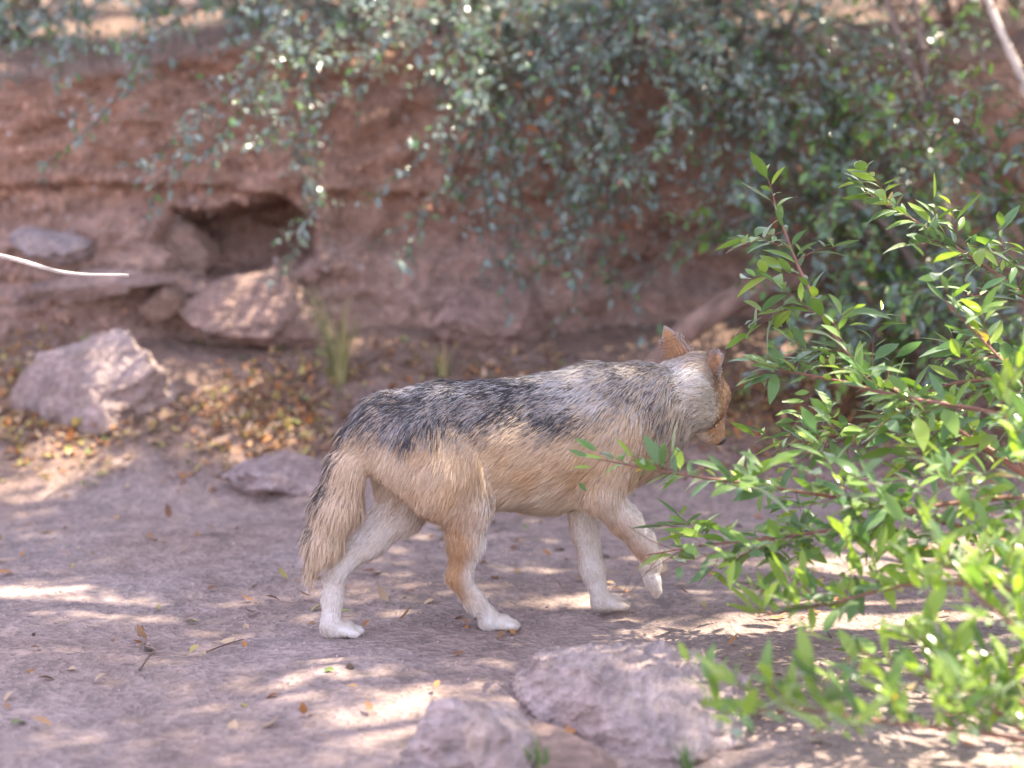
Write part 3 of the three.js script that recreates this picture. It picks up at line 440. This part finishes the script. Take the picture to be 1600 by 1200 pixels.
  paw([-0.090, 0.044, 0.052], [1, -0.1, 0.05]); paw([-0.545, 0.042, -0.044], [1, -0.06, 0.05]); paw([0.305, 0.042, -0.030], [1, -0.06, 0.08]); paw([0.428, 0.160, 0.082], [0.35, -1, 0]);
  for (const b of bones) { b.d = b.b.clone().sub(b.a); b.dd = Math.max(1e-9, b.d.x ** 2 + b.d.y ** 2 + (b.d.z / b.sz) ** 2); if (!b.comb) b.comb = b.d.clone(); b.comb = b.comb.clone().normalize(); }
  const distTo = (b, x, y, z) => { const px = x - b.a.x, py = y - b.a.y, pz = (z - b.a.z) / b.sz, dz = b.d.z / b.sz; const t = clamp((px * b.d.x + py * b.d.y + pz * dz) / b.dd), ex = px - b.d.x * t, ey = py - b.d.y * t, ez = pz - dz * t; return (Math.sqrt(ex * ex + ey * ey + ez * ez) - lerp(b.ra, b.rb, t)) * (0.5 + 0.5 * b.sz); };
  // field on a grid, then naive surface nets
  const c = 0.0075, o = [-0.72, -0.012, -0.24], n = [Math.ceil(1.58 / c), Math.ceil(0.93 / c), Math.ceil(0.48 / c)], N = n[0] * n[1] * n[2], F = new Float32Array(N).fill(1);
  for (const b of bones) {   // each bone only in its own box
    const R = Math.max(b.ra, b.rb) + 0.09, lo = [0, 1, 2].map((i) => Math.max(0, Math.floor((Math.min(b.a.getComponent(i), b.b.getComponent(i)) - R - o[i]) / c))), hi = [0, 1, 2].map((i) => Math.min(n[i] - 1, Math.ceil((Math.max(b.a.getComponent(i), b.b.getComponent(i)) + R - o[i]) / c)));
    for (let k = lo[2]; k <= hi[2]; k++) for (let j = lo[1]; j <= hi[1]; j++) for (let i = lo[0]; i <= hi[0]; i++) {
      const q = (k * n[1] + j) * n[0] + i, d = distTo(b, o[0] + i * c, o[1] + j * c, o[2] + k * c), e = F[q], h = clamp(0.5 + 0.5 * (e - d) / b.k);
      F[q] = lerp(e, d, h) - b.k * h * (1 - h);
    }
  }
  const id = new Int32Array(N).fill(-1), pos = [], idx = [], st = [1, n[0], n[0] * n[1]];
  const corner = [0, 1, 2, 3, 4, 5, 6, 7].map((m) => (m & 1) + (m >> 1 & 1) * st[1] + (m >> 2 & 1) * st[2]);
  const edges = []; for (let m = 0; m < 8; m++) for (let b = 0; b < 3; b++) if (!(m >> b & 1)) edges.push([m, m | 1 << b]);
  for (let k = 0; k < n[2] - 1; k++) for (let j = 0; j < n[1] - 1; j++) for (let i = 0; i < n[0] - 1; i++) {
    const q = (k * n[1] + j) * n[0] + i; let mask = 0; for (let m = 0; m < 8; m++) if (F[q + corner[m]] < 0) mask |= 1 << m;
    if (!mask || mask === 255) continue;
    let x = 0, y = 0, z = 0, cnt = 0;
    for (const [a, b] of edges) { if ((mask >> a & 1) === (mask >> b & 1)) continue; const fa = F[q + corner[a]], fb = F[q + corner[b]], t = fa / (fa - fb); x += lerp(a & 1, b & 1, t); y += lerp(a >> 1 & 1, b >> 1 & 1, t); z += lerp(a >> 2 & 1, b >> 2 & 1, t); cnt++; }
    id[q] = pos.length / 3; pos.push(o[0] + (i + x / cnt) * c, o[1] + (j + y / cnt) * c, o[2] + (k + z / cnt) * c);
  }
  for (let k = 1; k < n[2] - 1; k++) for (let j = 1; j < n[1] - 1; j++) for (let i = 1; i < n[0] - 1; i++) {
    const q = (k * n[1] + j) * n[0] + i;
    for (let a = 0; a < 3; a++) {
      const inA = F[q] < 0, inB = F[q + st[a]] < 0; if (inA === inB) continue;
      const b1 = st[(a + 1) % 3], b2 = st[(a + 2) % 3], v = [id[q], id[q - b1], id[q - b1 - b2], id[q - b2]];
      if (inA) idx.push(v[0], v[1], v[2], v[0], v[2], v[3]); else idx.push(v[0], v[2], v[1], v[0], v[3], v[2]);
    }
  }
  const g = new THREE.BufferGeometry(); g.setAttribute('position', new THREE.Float32BufferAttribute(pos, 3)); g.setIndex(idx); g.computeVertexNormals();
  // coat colours: where each hair colour grows on the animal
  const black = [0.035, 0.033, 0.036], dark = [0.11, 0.095, 0.09], silver = [0.50, 0.48, 0.47], cream = [0.66, 0.54, 0.40], tan = [0.58, 0.385, 0.215], rust = [0.37, 0.17, 0.065], white = [0.82, 0.77, 0.71];
  const mix3 = (a, b, t) => [lerp(a[0], b[0], t), lerp(a[1], b[1], t), lerp(a[2], b[2], t)];
  function near(x, y, z) { let best = 9, bb = bones[0]; const all = []; for (const b of bones) { const d = distTo(b, x, y, z); if (d < best) { best = d; bb = b; } if (d < 0.06) all.push([d, b]); } return [bb, all.map(([d, b]) => [Math.exp(-(d - best) / 0.018), b])]; }
  function coat(x, y, z, nx, ny, nzv, kind, R) {
    const w = fbm(x * 9, y * 9, z * 9, 3), w2 = fbm(x * 24, y * 24, z * 24 + 5, 2);
    if (kind === 'head' || kind === 'cheek') {
      const d = V(x, y, z).sub(K), hu = d.dot(u), hf = d.dot(f), hs = Math.abs(d.dot(s));
      let col = mix3(rust, tan, clamp(0.12 + 0.7 * w + 2.0 * hf)); if (R() < 0.12) col = dark;
      const pale = smooth(0.008, -0.025, hu + 0.03 * w + 0.050 * smooth(0.07, 0.12, hf)) ; if (R() < pale * 0.9 + 0.05) col = mix3(white, cream, R() * 0.5); else if (R() < 0.25) col = mix3(tan, cream, 0.4);
      if (hf < 0 && hu > -0.02) col = mix3(col, mix3(cream, silver, R()), smooth(0.0, -0.07, hf) * 0.6);
      return col;
    }
    if (kind === 'paw') return mix3(mix3(white, cream, clamp(0.35 + w2)), [0.40, 0.31, 0.26], clamp(0.08 + 1.3 * w2 + 0.3 * R() - 0.15));
    if (kind === 'leg') { if (R() < 0.03) return mix3(dark, tan, 0.5); const back = clamp(-nx * 0.8 + 0.42 + 0.6 * w), outer = clamp(nzv * Math.sign(z) * 0.7 + 0.55), up = smooth(0.05, 0.20, y) * (x > 0.1 ? 0.6 : z < 0 ? 0.35 : 1); return mix3(mix3(white, cream, 0.15 + 0.4 * w2), mix3(rust, tan, 0.55 + w), clamp(back * outer * 1.5 * up)); }
    if (kind === 'tail') { const t = clamp((0.66 - y) / 0.44), dorsal = clamp(-nx * 0.8 + ny * 0.5 + 0.1 + 0.5 * w); if (R() < smooth(0.72, 1.05, dorsal) * (0.95 - 0.75 * t)) return R() < 0.7 ? black : dark; if (R() < 0.05) return dark; return mix3(mix3(tan, silver, R() * 0.25), cream, 0.15 + t * 0.3 + 0.35 * R()); }
    if (kind === 'neck') {
      const band = Math.exp(-(((x - 0.33 + 0.10 * (0.6 - y)) / 0.028) ** 2)) * smooth(0.70, 0.60, y), darkPatch = Math.exp(-(((x - 0.395) / 0.035) ** 2) - ((y - 0.60) / 0.06) ** 2);
      if (R() < 0.70 * darkPatch + 0.10) return R() < 0.5 ? black : dark; if (R() < band * 0.85) return white;
      if (R() < 0.34 + w) return silver; if (R() < 0.16) return dark; return mix3(mix3(tan, silver, 0.35), cream, clamp(0.2 + R() * 0.6));
    }
    // torso, thigh, shoulder: dark mantle on the back, tan sides, pale underneath
    const edge = 0.640 + 0.02 * Math.sin(x * 9) - 0.05 * Math.exp(-(((x - 0.10) / 0.10) ** 2)) + 0.04 * smooth(0.2, 0.34, x) - 0.035 * smooth(-0.28, -0.40, x) + 0.09 * w, m = smooth(edge - 0.06, edge + 0.055, y);
    let col = mix3(tan, cream, clamp(0.35 + 0.9 * w + 0.3 * w2 + smooth(0.50, 0.36, y) * 0.5)); if (kind === 'thigh') col = mix3(col, rust, clamp(0.25 * smooth(0.5, 0.38, y) + 0.5 * w2)); if (R() < 0.07) col = mix3(col, dark, 0.7);
    if (x < -0.36 && y < 0.6) col = mix3(col, cream, 0.5);
    if (R() < m) {
      const rim = Math.exp(-(((y - edge - 0.02) / 0.035) ** 2)), saddle = Math.exp(-(((x - 0.19) / 0.095) ** 2)) * smooth(0.645, 0.68, y), vee = Math.exp(-(((x - 0.19) / 0.07) ** 2) - ((y - 0.625) / 0.025) ** 2);
      const pd = clamp(0.30 + 0.28 * m + 0.18 * rim - 0.60 * saddle + 0.5 * vee + 0.45 * w + 0.6 * w2);
      const q = R(); if (q < pd * 0.6) return black; if (q < pd) return dark; const hi = saddle > 0.3 || y > 0.715 ? silver : mix3(dark, silver, 0.55); return R() < 0.35 ? mix3(tan, hi, 0.6) : hi;
    }
    return col;
  }
  { const P = g.attributes.position, Nn = g.attributes.normal, col = new Float32Array(P.count * 3), R0 = rng(601);
    for (let i = 0; i < P.count; i++) { const a = [P.getX(i), P.getY(i), P.getZ(i)], b = near(...a)[0]; let r = [0, 0, 0]; for (let k = 0; k < 4; k++) { const q = coat(...a, Nn.getX(i), Nn.getY(i), Nn.getZ(i), b.kind, R0); r = r.map((v, j) => v + q[j] * 0.25); } col.set(r.map((v) => v * 0.8), i * 3); }
    g.setAttribute('color', new THREE.BufferAttribute(col, 3)); }
  const wolf = new THREE.Group(); wolf.rotation.y = THREE.MathUtils.degToRad(20);
  const skinMat = new THREE.MeshStandardMaterial({ vertexColors: true, roughness: 0.9 }), furMat = new THREE.MeshStandardMaterial({ vertexColors: true, roughness: 0.75, side: THREE.DoubleSide, flatShading: true }), earMat = new THREE.MeshStandardMaterial({ vertexColors: true, roughness: 0.85, side: THREE.DoubleSide });
  part(g, skinMat, 'body', wolf);
  // hair
  { const R = rng(611), P = g.attributes.position, Nn = g.attributes.normal, I = g.index.array, T = I.length / 3, cum = new Float32Array(T), A = V(), B = V(), C = V(); let sum = 0;
    for (let t = 0; t < T; t++) { A.fromBufferAttribute(P, I[t * 3]); B.fromBufferAttribute(P, I[t * 3 + 1]); C.fromBufferAttribute(P, I[t * 3 + 2]); sum += B.sub(A).cross(C.sub(A)).length() * 0.5; cum[t] = sum; }
    const M = 390000, hp = new Float32Array(M * 15), hc = new Float32Array(M * 15), hi = new Uint32Array(M * 9), nn = V(), dir = V(), side = V(), q = V();
    for (let h = 0; h < M; h++) {
      const x = R() * sum; let lo = 0, hi2 = T - 1; while (lo < hi2) { const m = lo + hi2 >> 1; if (cum[m] < x) lo = m + 1; else hi2 = m; }
      let a = R(), b = R(); if (a + b > 1) { a = 1 - a; b = 1 - b; }
      const i0 = I[lo * 3], i1 = I[lo * 3 + 1], i2 = I[lo * 3 + 2]; A.fromBufferAttribute(P, i0); B.fromBufferAttribute(P, i1); C.fromBufferAttribute(P, i2);
      q.copy(A).addScaledVector(B.sub(A), a).addScaledVector(C.sub(A), b);
      nn.fromBufferAttribute(Nn, i0).multiplyScalar(1 - a - b); A.fromBufferAttribute(Nn, i1); nn.addScaledVector(A, a); A.fromBufferAttribute(Nn, i2); nn.addScaledVector(A, b).normalize();
      const [bb, ws] = near(q.x, q.y, q.z); let len = 0, lift = 0, tot = 0; dir.set(0, 0, 0);
      for (const [w, e] of ws) { tot += w; len += w * e.len; lift += w * e.lift; dir.addScaledVector(e.comb, w); }
      len /= tot; lift /= tot;
      const cl = 18, t1 = nz(q.x * cl, q.y * cl, q.z * cl), t2 = nz(q.x * cl + 40, q.y * cl, q.z * cl), t3 = nz(q.x * 60, q.y * 60, q.z * 60);
      dir.addScaledVector(nn, -dir.dot(nn)).normalize(); dir.add(V(t1, t2 * 0.6, t3 * 0.5).multiplyScalar(0.42)); dir.addScaledVector(nn, -dir.dot(nn)).normalize();
      dir.addScaledVector(nn, lift * (0.6 + 0.8 * R()) + 0.15 * t3).add(V(R() - 0.5, R() - 0.5, R() - 0.5).multiplyScalar(0.34)).normalize();
      const L = Math.max(0.004, len * (0.4 + 0.8 * R()) * (1 + 0.35 * t1)), W = 0.00048 + 0.00036 * Math.min(1, L / 0.05);
      side.copy(nn).add(V(R() - 0.5, R() - 0.5, R() - 0.5).multiplyScalar(0.9)).cross(dir).normalize();
      const root = q.clone().addScaledVector(nn, -0.002), mid = root.clone().addScaledVector(dir, L * 0.55), tip = root.clone().addScaledVector(dir, L).addScaledVector(nn, -L * lift * 0.35); tip.y -= L * 0.1;
      const k = h * 15; [[root, W], [root, -W], [mid, W * 0.8], [mid, -W * 0.8], [tip, 0]].forEach(([p, w], e) => hp.set([p.x + side.x * w, p.y + side.y * w, p.z + side.z * w], k + e * 3));
      let pick = R() * tot, kd = bb.kind; for (const [w1, e] of ws) { pick -= w1; if (pick <= 0) { kd = e.kind; break; } }
      const c0 = coat(q.x, q.y, q.z, nn.x, nn.y, nn.z, kd, R), sh = 0.85 + 0.3 * R(), tipDark = (bb.kind === 'torso' || bb.kind === 'neck') && q.y > 0.58 && R() < 0.3; for (let e = 0; e < 5; e++) { const m = sh * (tipDark && e > 3 ? 0.15 : 1); hc.set([c0[0] * m, c0[1] * m, c0[2] * m], k + e * 3); }
      const v = h * 5; hi.set([v, v + 1, v + 2, v + 1, v + 3, v + 2, v + 2, v + 3, v + 4], h * 9);
    }
    const hg = new THREE.BufferGeometry(); hg.setAttribute('position', new THREE.BufferAttribute(hp, 3)); hg.computeVertexNormals(); hg.setAttribute('color', new THREE.BufferAttribute(hc, 3)); hg.setIndex(new THREE.BufferAttribute(hi, 1));
    part(hg, furMat, 'fur', wolf, { kind: 'stuff' });
  }
  // ears: cupped triangles with thickness, laid back
  for (const sd of [1, -1]) {
    const base = sd > 0 ? H(-0.072, 0.018, 0.050) : H(-0.100, -0.012, -0.046), up = sd > 0 ? V(0.22, 0.42, 0.72).normalize() : V(-0.34, 0.93, -0.10).normalize(), o0 = sd > 0 ? V(0.85, -0.2, -0.1) : V(0.75, 0, -0.7), out = o0.addScaledVector(up, -o0.dot(up)).normalize(), across = up.clone().cross(out).normalize();
    const Hh = sd > 0 ? 0.10 : 0.125, Wd = 0.054, nu = 10, nv = 12, P = [], col = [], ix = [], R = rng(621 + sd);
    for (let side2 = 0; side2 < 2; side2++) for (let j = 0; j <= nv; j++) for (let i = 0; i <= nu; i++) {
      const t = j / nv, a = (i / nu - 0.5) * 2, wv = Wd * Math.pow(1 - t, 0.85) * (1 + 0.25 * Math.sin(t * 2.6)) + 0.002, cup = 0.030 * (1 - t * 0.75) * a * a, th = (side2 ? 0.0028 : -0.0028) * (1 - a * a) * (1 - t * 0.5);
      const p = base.clone().addScaledVector(up, Hh * t - 0.015).addScaledVector(across, a * wv).addScaledVector(out, cup + th); P.push(p.x, p.y, p.z);
      const e = Math.abs(a) > 0.72 || t > 0.85, m = 0.85 + 0.3 * R(), q = side2 ? mix3(cream, silver, 0.5) : e ? mix3(mix3(dark, silver, 0.4), rust, 0.3) : mix3(mix3(rust, dark, 0.2), tan, 0.15); col.push(q[0] * m, q[1] * m, q[2] * m);
      if (i < nu && j < nv) { const k = side2 * (nu + 1) * (nv + 1) + j * (nu + 1) + i; if (side2) ix.push(k, k + 1, k + nu + 1, k + 1, k + nu + 2, k + nu + 1); else ix.push(k, k + nu + 1, k + 1, k + 1, k + nu + 1, k + nu + 2); }
    }
    const eg = new THREE.BufferGeometry(); eg.setAttribute('position', new THREE.Float32BufferAttribute(P, 3)); eg.setAttribute('color', new THREE.Float32BufferAttribute(col, 3)); eg.setIndex(ix); eg.computeVertexNormals();
    const ear = part(eg, earMat, 'ear', wolf), hp = [], hc = [], hx = [];
    for (let h = 0; h < 2600; h++) { const i = Math.floor(R() * (nu + 1)), j = Math.floor(R() * nv * 0.72), sd2 = R() < 0.7 ? 0 : 1, k = sd2 * (nu + 1) * (nv + 1) + j * (nu + 1) + i, a = (i / nu - 0.5) * 2, q = V(P[k * 3], P[k * 3 + 1], P[k * 3 + 2]).add(V(R() - 0.5, R() - 0.5, R() - 0.5).multiplyScalar(0.005));
      const L = 0.004 + 0.006 * R() + (Math.abs(a) > 0.7 && j < nv * 0.6 ? 0.004 : 0), d = up.clone().multiplyScalar(0.8).addScaledVector(out, sd2 ? 0.35 : -0.35).addScaledVector(across, a * 0.15 + 0.4 * (R() - 0.5)).normalize(), sv = across.clone().multiplyScalar(0.0007), t = q.clone().addScaledVector(d, L), b = hp.length / 3; hp.push(q.x - sv.x, q.y - sv.y, q.z - sv.z, q.x + sv.x, q.y + sv.y, q.z + sv.z, t.x, t.y, t.z);
      const g0 = sd2 ? mix3(cream, silver, R()) : R() < 0.25 + 0.5 * a * a * (j / nv) ? mix3(dark, silver, R()) : mix3(mix3(rust, dark, 0.25), tan, R() * 0.4); for (let e = 0; e < 3; e++) hc.push(...g0); hx.push(b, b + 1, b + 2); }
    const eh = new THREE.BufferGeometry(); eh.setAttribute('position', new THREE.Float32BufferAttribute(hp, 3)); eh.setAttribute('color', new THREE.Float32BufferAttribute(hc, 3)); eh.setIndex(hx); eh.computeVertexNormals(); part(eh, furMat, 'ear_fur', ear, { kind: 'stuff' });
  }
  { const ng = new THREE.SphereGeometry(0.024, 20, 14); ng.scale(1, 0.85, 1.15); const nose = part(ng, new THREE.MeshPhysicalMaterial({ color: rgb(0.02, 0.018, 0.02), roughness: 0.4, clearcoat: 0.4 }), 'nose', wolf, { label: 'black nose' }); nose.position.copy(H(0.197, -0.014, 0)); }
  for (const sd of [1, -1]) { const eye = part(new THREE.SphereGeometry(0.0105, 16, 12), new THREE.MeshPhysicalMaterial({ color: rgb(0.16, 0.08, 0.02), roughness: 0.15, clearcoat: 1 }), 'eye', wolf); eye.position.copy(H(0.078, 0.028, sd * 0.042)); }
  { const clawMat = new THREE.MeshStandardMaterial({ color: rgb(0.05, 0.04, 0.04), roughness: 0.5 }); const cg = new THREE.ConeGeometry(0.0042, 0.02, 8); cg.rotateZ(-Math.PI / 2 - 0.35);
    for (const [x, y, zc] of [[-0.002, 0.012, 0.056], [-0.458, 0.012, -0.041], [0.39, 0.012, -0.024]]) for (const [dz, dx] of [[-0.030, -0.016], [-0.0105, 0], [0.0105, 0], [0.030, -0.016]]) { const cl = part(cg, clawMat, 'claw', wolf); cl.position.set(x + dx, y, zc + dz); } }
  wolf.position.set(0, 0.001 + groundY(0, 0) * 0.5, 0);
  addTop(shadows(wolf), 'wolf', 'grey backed tan wolf walking right along the path, head lowered', 'wolf');
}
renderer.render(scene, camera);
